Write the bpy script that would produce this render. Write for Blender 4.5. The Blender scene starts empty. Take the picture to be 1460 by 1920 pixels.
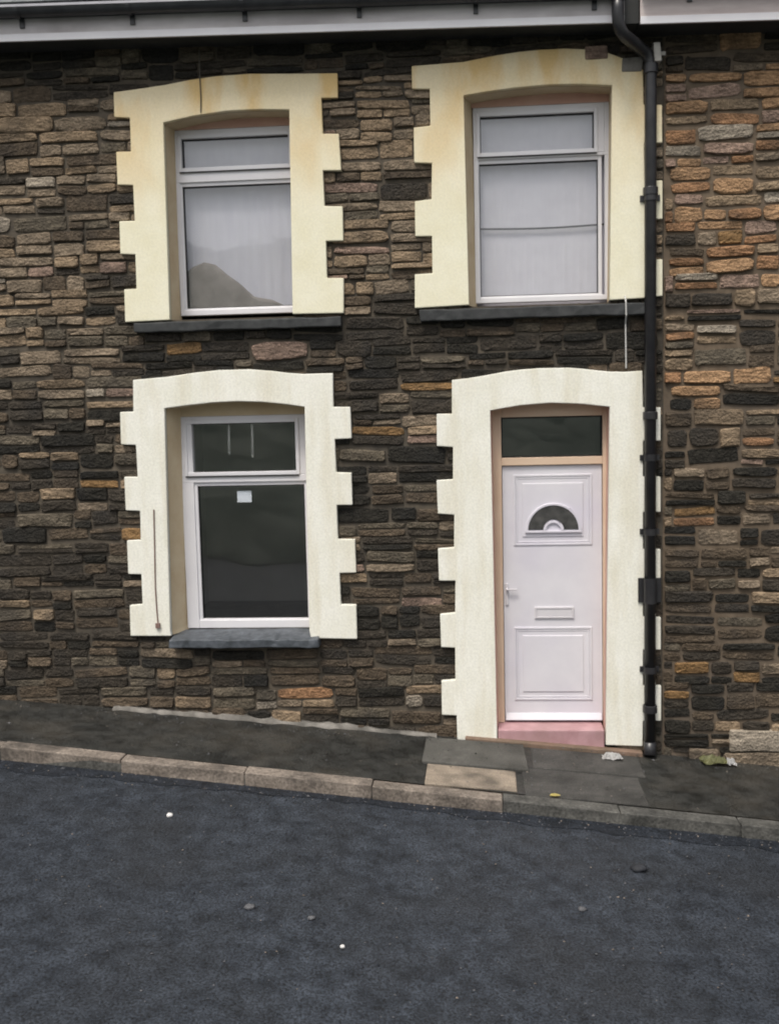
import bpy, bmesh, math, random
from mathutils import Matrix, Vector
from mathutils.geometry import tessellate_polygon
random.seed(11)
SC = bpy.context.scene
COL = SC.collection

# ------------------------------------------------------------------ camera
cam_d = bpy.data.cameras.new('camera')
cam = bpy.data.objects.new('camera', cam_d)
COL.objects.link(cam)
SC.camera = cam
cam_d.sensor_fit = 'VERTICAL'
cam_d.sensor_height = 24.0
cam_d.lens = 24.0 * 1900 / 1920
cam_d.clip_start = 0.05
cam_d.clip_end = 2000
YAW, PITCH, ROLL = map(math.radians, (4.6506, -5.4562, 1.3385))
M = (Matrix.Rotation(YAW, 4, 'Z') @ Matrix.Rotation(PITCH, 4, 'X') @ Matrix.Rotation(ROLL, 4, 'Y')
     @ Matrix.Rotation(math.radians(90), 4, 'X'))
CAM_LOC = Vector((0, -8.09, 2.70))
M.translation = CAM_LOC
cam.matrix_world = M

# ------------------------------------------------------------------ world, sun, exposure
SUN_EL, SUN_AZ = math.radians(62), math.radians(203)      # azimuth measured from +Y (north) clockwise
w = bpy.data.worlds.new('World')
SC.world = w
w.use_nodes = True
nt = w.node_tree
nt.nodes.clear()
sky = nt.nodes.new('ShaderNodeTexSky')
sky.sky_type = 'NISHITA'
sky.sun_disc = False
sky.sun_elevation = SUN_EL
sky.sun_rotation = SUN_AZ
sky.air_density = 1.0
sky.dust_density = 6.0
sky.ozone_density = 1.0
hs = nt.nodes.new('ShaderNodeHueSaturation')
hs.inputs['Saturation'].default_value = 0.28
bg = nt.nodes.new('ShaderNodeBackground')
bg.inputs['Strength'].default_value = 0.13
wo = nt.nodes.new('ShaderNodeOutputWorld')
nt.links.new(sky.outputs[0], hs.inputs['Color'])
nt.links.new(hs.outputs[0], bg.inputs['Color'])
nt.links.new(bg.outputs[0], wo.inputs['Surface'])

sd = bpy.data.lights.new('sun', 'SUN')
sd.energy = 1.5
sd.angle = math.radians(14)
sd.color = (1.0, 0.93, 0.82)
sun = bpy.data.objects.new('sun', sd)
COL.objects.link(sun)
sdir = Vector((math.sin(SUN_AZ) * math.cos(SUN_EL), math.cos(SUN_AZ) * math.cos(SUN_EL), math.sin(SUN_EL)))
sun.rotation_euler = sdir.to_track_quat('Z', 'Y').to_euler()
sun.location = (0, -5, 12)

SC.view_settings.view_transform = 'Standard'
SC.view_settings.look = 'None'
SC.view_settings.exposure = 0.45
SC.view_settings.gamma = 1.0
SC.view_settings.use_curve_mapping = False
SC.cycles.filter_width = 2.0          # the photograph is soft

# ------------------------------------------------------------------ materials
def nodes_of(name):
    m = bpy.data.materials.new(name)
    m.use_nodes = True
    t = m.node_tree
    t.nodes.clear()
    out = t.nodes.new('ShaderNodeOutputMaterial')
    return m, t, out

def mat(name, c1, c2=None, scale=6.0, stretch=(1, 1, 1), rough=0.85, bump=0.3, bdist=0.01, detail=6.0,
        spec=0.3, c3=None, scale3=1.2, amt3=0.5, fine=0.0, fine_scale=120.0, roughvar=0.0, zstain=None, stretch3=None):
    """noise mottled surface: c1/c2 mixed by fine noise, c3 by large blotches, bump from noise."""
    m, t, out = nodes_of(name)
    N, Lk = t.nodes.new, t.links.new
    geo = N('ShaderNodeNewGeometry')
    mp = N('ShaderNodeMapping')
    mp.inputs['Scale'].default_value = stretch
    Lk(geo.outputs['Position'], mp.inputs['Vector'])
    n1 = N('ShaderNodeTexNoise')
    n1.inputs['Scale'].default_value = scale
    n1.inputs['Detail'].default_value = detail
    n1.inputs['Roughness'].default_value = 0.62
    Lk(mp.outputs[0], n1.inputs['Vector'])
    r1 = N('ShaderNodeValToRGB')
    r1.color_ramp.elements[0].position = 0.32
    r1.color_ramp.elements[1].position = 0.68
    c2 = c2 or c1
    r1.color_ramp.elements[0].color = (*c1, 1)
    r1.color_ramp.elements[1].color = (*c2, 1)
    Lk(n1.outputs['Fac'], r1.inputs['Fac'])
    col = r1.outputs['Color']
    if c3:
        n3 = N('ShaderNodeTexNoise')
        n3.inputs['Scale'].default_value = scale3
        n3.inputs['Detail'].default_value = 4
        if stretch3:
            m3 = N('ShaderNodeMapping')
            m3.inputs['Scale'].default_value = stretch3
            Lk(geo.outputs['Position'], m3.inputs['Vector'])
            Lk(m3.outputs[0], n3.inputs['Vector'])
        else:
            Lk(geo.outputs['Position'], n3.inputs['Vector'])
        r3 = N('ShaderNodeValToRGB')
        r3.color_ramp.elements[0].position = 0.45
        r3.color_ramp.elements[1].position = 0.68
        r3.color_ramp.elements[0].color = (0, 0, 0, 1)
        r3.color_ramp.elements[1].color = (amt3, amt3, amt3, 1)
        Lk(n3.outputs['Fac'], r3.inputs['Fac'])
        mx = N('ShaderNodeMixRGB')
        if zstain:                      # stain that has run down from above
            sp = N('ShaderNodeSeparateXYZ')
            Lk(geo.outputs['Position'], sp.inputs[0])
            zr = N('ShaderNodeMapRange')
            zr.inputs['From Min'].default_value, zr.inputs['From Max'].default_value = zstain
            Lk(sp.outputs['Z'], zr.inputs['Value'])
            ad = N('ShaderNodeMath'); ad.operation = 'MULTIPLY_ADD'; ad.use_clamp = True
            Lk(zr.outputs[0], ad.inputs[0])
            ad.inputs[1].default_value = 0.50
            ml = N('ShaderNodeMath'); ml.operation = 'MULTIPLY'
            Lk(r3.outputs['Color'], ml.inputs[0]); Lk(zr.outputs[0], ml.inputs[1])
            Lk(ml.outputs[0], ad.inputs[2])
            Lk(ad.outputs[0], mx.inputs['Fac'])
        else:
            Lk(r3.outputs['Color'], mx.inputs['Fac'])
        Lk(col, mx.inputs['Color1'])
        mx.inputs['Color2'].default_value = (*c3, 1)
        col = mx.outputs['Color']
    nf = None
    if fine:
        nf = N('ShaderNodeTexNoise')
        nf.inputs['Scale'].default_value = fine_scale
        nf.inputs['Detail'].default_value = 3
        Lk(geo.outputs['Position'], nf.inputs['Vector'])
        mr = N('ShaderNodeMapRange')
        mr.inputs['From Min'].default_value = 0.3
        mr.inputs['From Max'].default_value = 0.7
        mr.inputs['To Min'].default_value = 1 - fine
        mr.inputs['To Max'].default_value = 1 + fine
        Lk(nf.outputs['Fac'], mr.inputs['Value'])
        mm = N('ShaderNodeMixRGB')
        mm.blend_type = 'MULTIPLY'
        mm.inputs['Fac'].default_value = 1
        Lk(col, mm.inputs['Color1'])
        Lk(mr.outputs[0], mm.inputs['Color2'])
        col = mm.outputs['Color']
    b = N('ShaderNodeBsdfPrincipled')
    b.inputs['Roughness'].default_value = rough
    b.inputs['Specular IOR Level'].default_value = spec
    Lk(col, b.inputs['Base Color'])
    if roughvar:
        rr = N('ShaderNodeMapRange')
        rr.inputs['From Min'].default_value = 0.35
        rr.inputs['From Max'].default_value = 0.65
        rr.inputs['To Min'].default_value = rough - roughvar
        rr.inputs['To Max'].default_value = min(1, rough + roughvar)
        Lk(n1.outputs['Fac'], rr.inputs['Value'])
        Lk(rr.outputs[0], b.inputs['Roughness'])
    if bump:
        bp = N('ShaderNodeBump')
        bp.inputs['Strength'].default_value = bump
        bp.inputs['Distance'].default_value = bdist
        Lk((nf or n1).outputs['Fac'], bp.inputs['Height'])
        Lk(bp.outputs[0], b.inputs['Normal'])
    Lk(b.outputs[0], out.inputs['Surface'])
    return m

ST = (0.75, 1.0, 3.4)      # stone grain runs along the beds
def stone_mat(name, c, k=0.55, **kw):
    a = tuple(v * (1 - k) for v in c)
    b = tuple(v * (1 + k) for v in c)
    soot = tuple(v * 0.30 + 0.016 for v in c)
    return mat(name, a, b, scale=17, stretch=ST, rough=0.9, bump=1.0, bdist=0.022, spec=0.15, detail=9,
               c3=soot, scale3=3.2, amt3=0.75, fine=0.22, fine_scale=55, **kw)

S = {
    'brown':    stone_mat('stone_brown', (0.232, 0.172, 0.114)),
    'grey':     stone_mat('stone_grey', (0.112, 0.094, 0.070)),
    'taupe':    stone_mat('stone_taupe', (0.195, 0.153, 0.110)),
    'dark':     stone_mat('stone_dark', (0.046, 0.039, 0.031)),
    'umber':    stone_mat('stone_umber', (0.090, 0.069, 0.049)),
    'char':     stone_mat('stone_charcoal', (0.025, 0.023, 0.019)),
    'ochre':    stone_mat('stone_ochre', (0.215, 0.130, 0.060)),
    'pink':     stone_mat('stone_pinkish', (0.255, 0.180, 0.140)),
    'pale':     stone_mat('stone_pale', (0.280, 0.240, 0.190)),
    'rust':     stone_mat('stone_rust', (0.265, 0.150, 0.082)),
    'tan':      stone_mat('stone_tan', (0.330, 0.205, 0.115)),
}
MT = {
    'mortar':   mat('mortar_dark', (0.050, 0.042, 0.033), (0.120, 0.100, 0.076), scale=9, rough=0.95, bump=0.5, c3=(0.035, 0.033, 0.030), scale3=0.9),
    'mortar_n': mat('mortar_pale', (0.085, 0.064, 0.044), (0.165, 0.126, 0.090), scale=9, rough=0.95, bump=0.5, c3=(0.095, 0.080, 0.066), scale3=1.0),
    'trim':     mat('cream_masonry_paint', (0.740, 0.730, 0.640), (0.800, 0.790, 0.720), scale=5, rough=0.75, bump=0.25, bdist=0.004,
                    c3=(0.600, 0.550, 0.410), scale3=2.2, amt3=0.40, stretch3=(5, 5, 0.7), fine=0.08, fine_scale=60),
    'trim_buff': mat('buff_masonry_paint', (0.730, 0.690, 0.510), (0.790, 0.760, 0.610), scale=4, rough=0.78, bump=0.25, bdist=0.004,
                    c3=(0.640, 0.455, 0.210), scale3=1.6, amt3=0.7, stretch3=(2.5, 2.5, 1), zstain=(4.20, 5.40), fine=0.05, fine_scale=60),
    'reveal':   mat('ochre_paint_with_shade', (0.540, 0.420, 0.270), (0.640, 0.540, 0.380), scale=4, rough=0.8, bump=0.2, bdist=0.004),  # tan tone puts the shade of the recesses into the colour
    'reveal_p': mat('pink_paint_with_shade', (0.560, 0.330, 0.270), (0.640, 0.420, 0.340), scale=4, rough=0.8, bump=0.2, bdist=0.004),  # pink paint, darkened to hold the shade of the door reveal
    'upvc':     mat('white_upvc', (0.640, 0.630, 0.660), (0.700, 0.690, 0.710), scale=3, rough=0.35, bump=0.0, spec=0.5),
    'door':     mat('white_door_skin', (0.610, 0.595, 0.635), (0.665, 0.650, 0.685), scale=4, rough=0.4, bump=0.05, bdist=0.003, spec=0.5,
                    c3=(0.560, 0.530, 0.630), scale3=1.4, amt3=0.5),
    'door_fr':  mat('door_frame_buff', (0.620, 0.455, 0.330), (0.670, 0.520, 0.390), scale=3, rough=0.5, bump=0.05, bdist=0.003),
    'gasket':   mat('black_gasket', (0.02, 0.02, 0.02), rough=0.6, bump=0),
    'slate':    mat('slate_sill', (0.028, 0.034, 0.040), (0.100, 0.112, 0.130), scale=14, rough=0.55, bump=0.5, bdist=0.006, spec=0.5),
    'slate_d':  mat('dark_slate_sill', (0.024, 0.026, 0.027), (0.055, 0.057, 0.058), scale=12, rough=0.7, bump=0.5, bdist=0.006),
    'roof':     mat('roof_slate', (0.085, 0.095, 0.100), (0.180, 0.190, 0.190), scale=10, rough=0.6, bump=0.3, bdist=0.004),
    'black':    mat('black_pipe_paint', (0.014, 0.014, 0.016), (0.030, 0.029, 0.031), scale=8, rough=0.33, bump=0.1, bdist=0.003, spec=0.5),
    'gutter':   mat('black_gutter', (0.020, 0.022, 0.025), (0.040, 0.042, 0.046), scale=8, rough=0.4, bump=0.05, bdist=0.003, spec=0.5),
    'lip':      mat('grey_gutter_lip', (0.330, 0.330, 0.360), (0.450, 0.450, 0.480), scale=5, rough=0.5, bump=0.05, bdist=0.003),
    'fascia':   mat('weathered_fascia', (0.480, 0.450, 0.460), (0.620, 0.590, 0.590), scale=5, stretch=(0.5, 1, 3), rough=0.55, bump=0.1,
                    bdist=0.003, c3=(0.300, 0.270, 0.270), scale3=2.0, amt3=0.6),
    'fascia_n': mat('pinkish_fascia', (0.450, 0.380, 0.370), (0.580, 0.510, 0.490), scale=5, stretch=(0.5, 1, 3), rough=0.55, bump=0.1,
                    bdist=0.003, c3=(0.330, 0.270, 0.260), scale3=1.5, amt3=0.6),
    'soffit':   mat('dark_soffit', (0.025, 0.026, 0.026), (0.045, 0.046, 0.045), scale=5, rough=0.8, bump=0.1),
    'fabric':   mat('net_fabric', (0.570, 0.550, 0.620), (0.620, 0.600, 0.660), scale=9, stretch=(1.5, 1, 0.3), rough=0.9, bump=0.1, bdist=0.004),
    'blind':    mat('blind_fabric', (0.620, 0.590, 0.650), (0.665, 0.635, 0.690), scale=9, rough=0.9, bump=0.1, bdist=0.003),
    'paper':    mat('white_paper', (0.80, 0.82, 0.88), rough=0.8, bump=0),
    'room':     mat('dim_room_plaster', (0.560, 0.540, 0.500), (0.640, 0.620, 0.580), scale=2, rough=0.9, bump=0),
    'room_fl':  mat('dark_room_floor', (0.160, 0.140, 0.120), (0.220, 0.200, 0.170), scale=6, rough=0.7, bump=0),
    'step':     mat('pink_step_paint', (0.360, 0.205, 0.220), (0.480, 0.300, 0.315), scale=7, rough=0.7, bump=0.3, bdist=0.004,
                    c3=(0.270, 0.170, 0.165), scale3=3, amt3=0.5),
    'redstrip': mat('worn_red_tile', (0.130, 0.088, 0.062), (0.210, 0.140, 0.105), scale=9, rough=0.8, bump=0.4, c3=(0.10, 0.085, 0.06), scale3=4),
    'fillet':   mat('pale_cement', (0.120, 0.112, 0.100), (0.230, 0.215, 0.195), scale=12, rough=0.95, bump=0.6, c3=(0.06, 0.058, 0.052), scale3=4, amt3=0.8),
    'road':     mat('road_asphalt', (0.0085, 0.0110, 0.0155), (0.0340, 0.0410, 0.0530), scale=7.5, detail=14, rough=0.66, bump=0.55, bdist=0.010, spec=0.35,
                    c3=(0.0180, 0.0200, 0.0235), scale3=1.3, amt3=0.6, fine=0.8, fine_scale=75),
    'silt_shade':     mat('silt_with_shade', (0.0060, 0.0078, 0.0110), (0.0215, 0.0260, 0.0345), scale=8, detail=12, rough=0.6, bump=0.6, bdist=0.01, fine=0.5, fine_scale=48),
    'pave':     mat('pavement_tarmac', (0.0100, 0.0105, 0.0100), (0.0265, 0.0268, 0.0240), scale=7, detail=8, rough=0.6, roughvar=0.2, bump=0.7, bdist=0.008, spec=0.4,
                    c3=(0.040, 0.037, 0.031), scale3=2.6, amt3=0.8, fine=0.45, fine_scale=90),
    'conc':     mat('grey_concrete_slab', (0.060, 0.058, 0.053), (0.105, 0.102, 0.092), scale=8, rough=0.85, bump=0.4, c3=(0.036, 0.035, 0.031), scale3=4, amt3=0.8, fine=0.3),
    'conc_b':   mat('beige_concrete_slab', (0.200, 0.165, 0.130), (0.300, 0.250, 0.195), scale=7, stretch=(1, 2.5, 1), rough=0.85, bump=0.4, c3=(0.080, 0.068, 0.056), scale3=4, amt3=0.8, fine=0.3),
    'patch':    mat('worn_grey_patch', (0.042, 0.041, 0.039), (0.082, 0.078, 0.072), scale=7, rough=0.85, bump=0.5, c3=(0.024, 0.024, 0.022), scale3=3.4, amt3=0.8, fine=0.35),
    'kerb':     mat('kerb_stone_beige', (0.130, 0.108, 0.090), (0.250, 0.212, 0.178), scale=9, stretch=(0.6, 1, 1), rough=0.85, bump=0.6, c3=(0.055, 0.048, 0.042), scale3=4.5, amt3=0.85, fine=0.35, fine_scale=50),
    'kerb_d':   mat('kerb_stone_grey', (0.055, 0.054, 0.050), (0.115, 0.112, 0.102), scale=9, stretch=(0.6, 1, 1), rough=0.85, bump=0.6, c3=(0.035, 0.035, 0.032), scale3=4.5, amt3=0.85, fine=0.35, fine_scale=50),
    'earth':    mat('rough_ground', (0.035, 0.040, 0.025), (0.070, 0.072, 0.045), scale=0.5, rough=0.95, bump=0.3),
    'unseen_hill':     mat('added_hill', (0.030, 0.050, 0.040), (0.190, 0.210, 0.180), scale=0.9, rough=0.95, bump=0.4, bdist=0.3),
    'cable':    mat('brown_cable', (0.200, 0.130, 0.110), rough=0.6, bump=0),
    'cabled':   mat('dark_cable', (0.085, 0.075, 0.060), rough=0.6, bump=0),
    'cablew':   mat('white_cable', (0.500, 0.490, 0.470), rough=0.6, bump=0),
    'bracket':  mat('grey_bracket', (0.330, 0.315, 0.290), (0.460, 0.440, 0.400), scale=12, rough=0.7, bump=0.2, bdist=0.003),
    'pebble':   mat('pale_pebble', (0.520, 0.510, 0.500), (0.680, 0.670, 0.650), scale=30, rough=0.8, bump=0.3, bdist=0.003),
    'pebble_g': mat('grey_pebble', (0.060, 0.062, 0.068), (0.120, 0.120, 0.125), scale=30, rough=0.8, bump=0.3, bdist=0.003),
    'litterw':  mat('litter_paper', (0.560, 0.550, 0.540), (0.680, 0.670, 0.660), scale=20, rough=0.8, bump=0.2, bdist=0.003),
    'wrap':     mat('olive_wrapper', (0.150, 0.155, 0.070), (0.260, 0.260, 0.130), scale=18, rough=0.5, bump=0.3, bdist=0.003),
    'leaf':     mat('yellow_leaf', (0.600, 0.500, 0.150), (0.700, 0.620, 0.280), scale=30, rough=0.6, bump=0.1, bdist=0.002),
    'pot':      mat('dark_debris', (0.012, 0.013, 0.016), (0.03, 0.032, 0.038), scale=20, rough=0.7, bump=0.3, bdist=0.003),
}

def glass_mat():
    m, t, out = nodes_of('window_glass')
    N, Lk = t.nodes.new, t.links.new
    lw = N('ShaderNodeLayerWeight')
    pw = N('ShaderNodeMath'); pw.operation = 'POWER'; pw.inputs[1].default_value = 5
    Lk(lw.outputs['Facing'], pw.inputs[0])
    fr = N('ShaderNodeMapRange')
    fr.inputs['To Min'].default_value = 0.085       # each face of a double glazed unit
    fr.inputs['To Max'].default_value = 1.0
    Lk(pw.outputs[0], fr.inputs['Value'])
    tr = N('ShaderNodeBsdfTransparent')
    tr.inputs['Color'].default_value = (0.97, 0.98, 0.98, 1)
    gl = N('ShaderNodeBsdfGlossy')
    gl.inputs['Roughness'].default_value = 0.03
    geo = N('ShaderNodeNewGeometry')
    nz = N('ShaderNodeTexNoise')
    nz.inputs['Scale'].default_value = 2.2
    Lk(geo.outputs['Position'], nz.inputs['Vector'])
    bp = N('ShaderNodeBump')
    bp.inputs['Strength'].default_value = 0.05
    bp.inputs['Distance'].default_value = 0.05
    Lk(nz.outputs['Fac'], bp.inputs['Height'])
    Lk(bp.outputs[0], gl.inputs['Normal'])
    mx = N('ShaderNodeMixShader')
    Lk(fr.outputs[0], mx.inputs['Fac'])
    Lk(tr.outputs[0], mx.inputs[1])
    Lk(gl.outputs[0], mx.inputs[2])
    Lk(mx.outputs[0], out.inputs['Surface'])
    return m
MT['glass'] = glass_mat()

# ------------------------------------------------------------------ mesh helpers
def link(name, me, parent=None):
    o = bpy.data.objects.new(name, me)
    COL.objects.link(o)
    if parent:
        o.parent = parent
    return o

def obj(name, bm, m, parent=None, smooth=False, bevel=0.0, seg=2, recalc=True):
    if recalc:
        bmesh.ops.recalc_face_normals(bm, faces=bm.faces[:])
    me = bpy.data.meshes.new(name)
    bm.to_mesh(me)
    bm.free()
    for mm in (m if isinstance(m, (list, tuple)) else [m]):
        me.materials.append(mm)
    if smooth:
        me.polygons.foreach_set('use_smooth', [True] * len(me.polygons))
    o = link(name, me, parent)
    if bevel:
        md = o.modifiers.new('bevel', 'BEVEL')
        md.width = bevel
        md.segments = seg
        md.limit_method = 'ANGLE'
        md.angle_limit = math.radians(40)
    return o

def thing(name, label, cat, loc=(0, 0, 0), group=None):
    o = bpy.data.objects.new(name, None)
    o.empty_display_size = 0.2
    COL.objects.link(o)
    o.location = loc
    o['label'] = label
    o['category'] = cat
    if group:
        o['group'] = group
    return o

def tag(o, label, cat, group=None):
    o['label'] = label
    o['category'] = cat
    if group:
        o['group'] = group
    return o

def box(bm, x0, x1, y0, y1, z0, z1, f=None):
    """axis box; f(x,y,z)->(x,y,z) may shear it."""
    v = []
    for x in (x0, x1):
        for y in (y0, y1):
            for z in (z0, z1):
                v.append(bm.verts.new(f(x, y, z) if f else (x, y, z)))
    for q in ((0, 1, 3, 2), (4, 6, 7, 5), (0, 4, 5, 1), (2, 3, 7, 6), (0, 2, 6, 4), (1, 5, 7, 3)):
        bm.faces.new([v[i] for i in q])
    return v

def prism(bm, poly, y0, y1):
    """closed (x,z) outline, front at y0, back at y1."""
    tri = tessellate_polygon([[Vector((x, z, 0)) for x, z in poly]])
    a = [bm.verts.new((x, y0, z)) for x, z in poly]
    b = [bm.verts.new((x, y1, z)) for x, z in poly]
    n = len(poly)
    fs = []
    for t in tri:
        try:
            fs.append(bm.faces.new([a[i] for i in t]))
            bm.faces.new([b[i] for i in reversed(t)])
        except ValueError:
            pass
    for i in range(n):
        j = (i + 1) % n
        bm.faces.new((a[i], a[j], b[j], b[i]))
    bmesh.ops.recalc_face_normals(bm, faces=bm.faces[:])
    bmesh.ops.dissolve_limit(bm, angle_limit=0.01, verts=bm.verts[:], edges=bm.edges[:])

def tube(bm, pts, r, n=14, cap=True):
    pts = [Vector(p) for p in pts]
    rings = []
    for i, p in enumerate(pts):
        d = (pts[min(i + 1, len(pts) - 1)] - pts[max(i - 1, 0)]).normalized()
        up = Vector((0, 1, 0)) if abs(d.y) < 0.9 else Vector((1, 0, 0))
        s = d.cross(up).normalized()
        u = s.cross(d)
        rings.append([bm.verts.new(p + r * (math.cos(2 * math.pi * k / n) * s + math.sin(2 * math.pi * k / n) * u)) for k in range(n)])
    for A, B in zip(rings, rings[1:]):
        for k in range(n):
            bm.faces.new((A[k], A[(k + 1) % n], B[(k + 1) % n], B[k]))
    if cap:
        bm.faces.new(rings[0])
        bm.faces.new(rings[-1])

def lump(bm, c, r, seed, flat=0.6, sub=2, jit=0.25):
    rr = random.Random(seed)
    res = bmesh.ops.create_icosphere(bm, subdivisions=sub, radius=1)
    for v in res['verts']:
        k = 1 + rr.uniform(-jit, jit)
        v.co = Vector((c[0] + v.co.x * r[0] * k, c[1] + v.co.y * r[1] * k, c[2] + v.co.z * r[2] * k))

def inside(poly, x, z):
    c = False
    n = len(poly)
    for i in range(n):
        x1, z1 = poly[i]
        x2, z2 = poly[(i + 1) % n]
        if (z1 > z) != (z2 > z) and x < (x2 - x1) * (z - z1) / (z2 - z1) + x1:
            c = not c
    return c

# ------------------------------------------------------------------ measures (metres; facade is the plane y = 0)
SLOPE = -0.085
def gz(x, y):                       # the street falls to the right and a little towards the road
    return 0.055 + SLOPE * x + 0.02 * y
def kerb_y(x):                      # pavement edge
    return -1.095 - 0.035 * x
def shear(dz=0.0):
    return lambda x, y, z: (x, y, z + gz(x, y) + dz)
KERB_H = 0.085

UL_OUT = [(-2.741,3.492),(-2.737,3.75),(-2.636,3.751),(-2.633,4.02),(-2.754,4.028),(-2.75,4.283),(-2.625,4.282),(-2.625,4.556),(-2.751,4.566),(-2.749,4.819),(-2.63,4.816),(-2.626,5.072),(-2.751,5.084),(-2.747,5.273),(-2.541,5.29),(-2.338,5.309),(-2.131,5.338),(-1.926,5.356),(-1.655,5.361),(-1.328,5.345),(-0.977,5.332),(-0.978,5.148),(-1.107,5.152),(-1.104,4.884),(-0.979,4.879),(-0.968,4.601),(-1.111,4.607),(-1.106,4.336),(-0.965,4.33),(-0.966,4.066),(-1.103,4.069),(-1.103,3.784),(-0.972,3.779),(-0.979,3.509)]
UL_IN = [(-1.385,3.514),(-1.36,5.077),(-1.589,5.09),(-1.848,5.090),(-2.122,5.064),(-2.359,5.024),(-2.376,3.498)]
RT_OUT = [(-0.418,3.529),(-0.413,3.789),(-0.275,3.793),(-0.273,4.075),(-0.403,4.08),(-0.401,4.345),(-0.272,4.356),(-0.263,4.626),(-0.399,4.636),(-0.398,4.899),(-0.27,4.908),(-0.269,5.18),(-0.404,5.187),(-0.405,5.356),(-0.208,5.362),(-0.009,5.368),(0.12,5.387),(0.242,5.404),(0.404,5.420),(0.557,5.428),(0.767,5.427),(0.927,5.412),(1.086,5.376),(1.234,5.314),(1.337,5.243),(1.341,4.989),(1.476,4.982),(1.479,4.703),(1.345,4.709),(1.349,4.431),(1.482,4.426),(1.482,4.139),(1.35,4.144),(1.354,3.842),(1.483,3.838),(1.484,3.563),(1.354,3.551)]
RT_IN = [(1.085,3.544),(1.106,5.141),(0.873,5.162),(0.64,5.169),(0.36,5.157),(0.157,5.139),(-0.011,5.119),(0.005,3.541)]
LL_OUT = [(-2.822,0.934),(-2.817,1.19),(-2.708,1.198),(-2.706,1.448),(-2.816,1.451),(-2.814,1.729),(-2.698,1.732),(-2.692,1.97),(-2.811,1.976),(-2.811,2.25),(-2.699,2.248),(-2.701,2.507),(-2.824,2.514),(-2.82,2.776),(-2.709,2.777),(-2.7,3.03),(-2.559,3.039),(-2.416,3.048),(-2.294,3.062),(-2.18,3.076),(-1.992,3.090),(-1.744,3.090),(-1.562,3.072),(-1.445,3.054),(-1.317,3.042),(-1.078,3.042),(-1.083,2.776),(-0.946,2.773),(-0.944,2.522),(-1.078,2.52),(-1.074,2.255),(-0.952,2.248),(-0.95,1.991),(-1.077,1.992),(-1.075,1.716),(-0.938,1.712),(-0.934,1.442),(-1.069,1.44),(-1.066,1.182),(-0.941,1.179),(-0.941,0.898)]
LL_IN = [(-1.318,0.907),(-1.330,0.97),(-1.312,2.782),(-1.497,2.811),(-1.67,2.83),(-1.861,2.839),(-2.063,2.834),(-2.261,2.817),(-2.451,2.796),(-2.485,0.968),(-2.479,0.932)]
DR_OUT = [(-0.145,0.04),(-0.147,0.263),(-0.266,0.268),(-0.265,0.548),(-0.152,0.557),(-0.15,0.822),(-0.262,0.827),(-0.266,1.095),(-0.145,1.107),(-0.138,1.368),(-0.27,1.37),(-0.273,1.63),(-0.145,1.637),(-0.138,1.899),(-0.268,1.91),(-0.274,2.176),(-0.144,2.182),(-0.139,2.437),(-0.266,2.448),(-0.264,2.702),(-0.143,2.699),(-0.139,2.963),(-0.021,2.973),(0.095,2.988),(0.273,3.017),(0.398,3.030),(0.539,3.037),(0.763,3.035),(0.874,3.024),(0.981,3.009),(1.088,2.996),(1.201,2.992),(1.332,2.997),(1.338,2.714),(1.471,2.711),(1.472,2.453),(1.338,2.456),(1.338,2.176),(1.472,2.173),(1.473,1.896),(1.338,1.898),(1.339,1.602),(1.473,1.601),(1.474,1.352),(1.339,1.353),(1.339,1.061),(1.476,1.06),(1.477,0.798),(1.339,0.799),(1.339,0.505),(1.48,0.505),(1.48,0.22),(1.339,0.22),(1.335,0.01)]
DR_IN = [(1.045,0.02),(1.083,2.724),(0.873,2.752),(0.628,2.767),(0.395,2.753),(0.269,2.735),(0.158,2.717),(0.178,0.03)]
# openings cut in the backing wall: x0,x1,z0,z1
OPEN = {'UL': (-2.42, -1.33, 3.50, 5.12), 'RT': (-0.03, 1.13, 3.53, 5.20),
        'LL': (-2.52, -1.28, 0.92, 2.87), 'DR': (0.13, 1.12, -0.30, 2.80)}

# ------------------------------------------------------------------ ground, road, pavement, kerb
def structure(o):
    o['kind'] = 'structure'
    return o

def strip(name, m, x0, x1, yf0, yf1, dz, nx=40, ny=1):
    bm = bmesh.new()
    rows = []
    for i in range(nx + 1):
        x = x0 + (x1 - x0) * i / nx
        rows.append([])
        for j in range(ny + 1):
            y = yf0(x) + (yf1(x) - yf0(x)) * j / ny
            rows[-1].append(bm.verts.new((x, y, gz(x, y) + dz)))
    for i in range(nx):
        for j in range(ny):
            bm.faces.new((rows[i][j], rows[i][j + 1], rows[i + 1][j + 1], rows[i + 1][j]))
    return structure(obj(name, bm, m))

def kstone_y(x):
    return kerb_y(x)
bm = bmesh.new()
vs = [bm.verts.new((x, y, 0.0 + SLOPE * x - 0.45)) for x, y in ((-500, -600), (500, -600), (500, 600), (-500, 600))]
bm.faces.new(vs)
structure(obj('ground', bm, MT['earth']))
strip('road', MT['road'], -70, 70, lambda x: -9.6, lambda x: kerb_y(x) - 0.03, -KERB_H, 70, 1)
strip('pavement', MT['pave'], -70, 70, lambda x: kerb_y(x) + 0.02, lambda x: 0.25, 0.0, 70, 1)
bm = bmesh.new()                     # damp dark silt along the kerb, with kerb shade put into its colour
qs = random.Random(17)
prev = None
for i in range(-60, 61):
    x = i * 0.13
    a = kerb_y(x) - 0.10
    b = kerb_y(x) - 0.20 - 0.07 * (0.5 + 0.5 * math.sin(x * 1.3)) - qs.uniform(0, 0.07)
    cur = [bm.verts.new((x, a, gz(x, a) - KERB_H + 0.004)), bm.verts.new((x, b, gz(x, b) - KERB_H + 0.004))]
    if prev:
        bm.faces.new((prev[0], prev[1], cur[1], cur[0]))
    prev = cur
o = obj('channel_silt_shade', bm, MT['silt_shade'])
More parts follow.
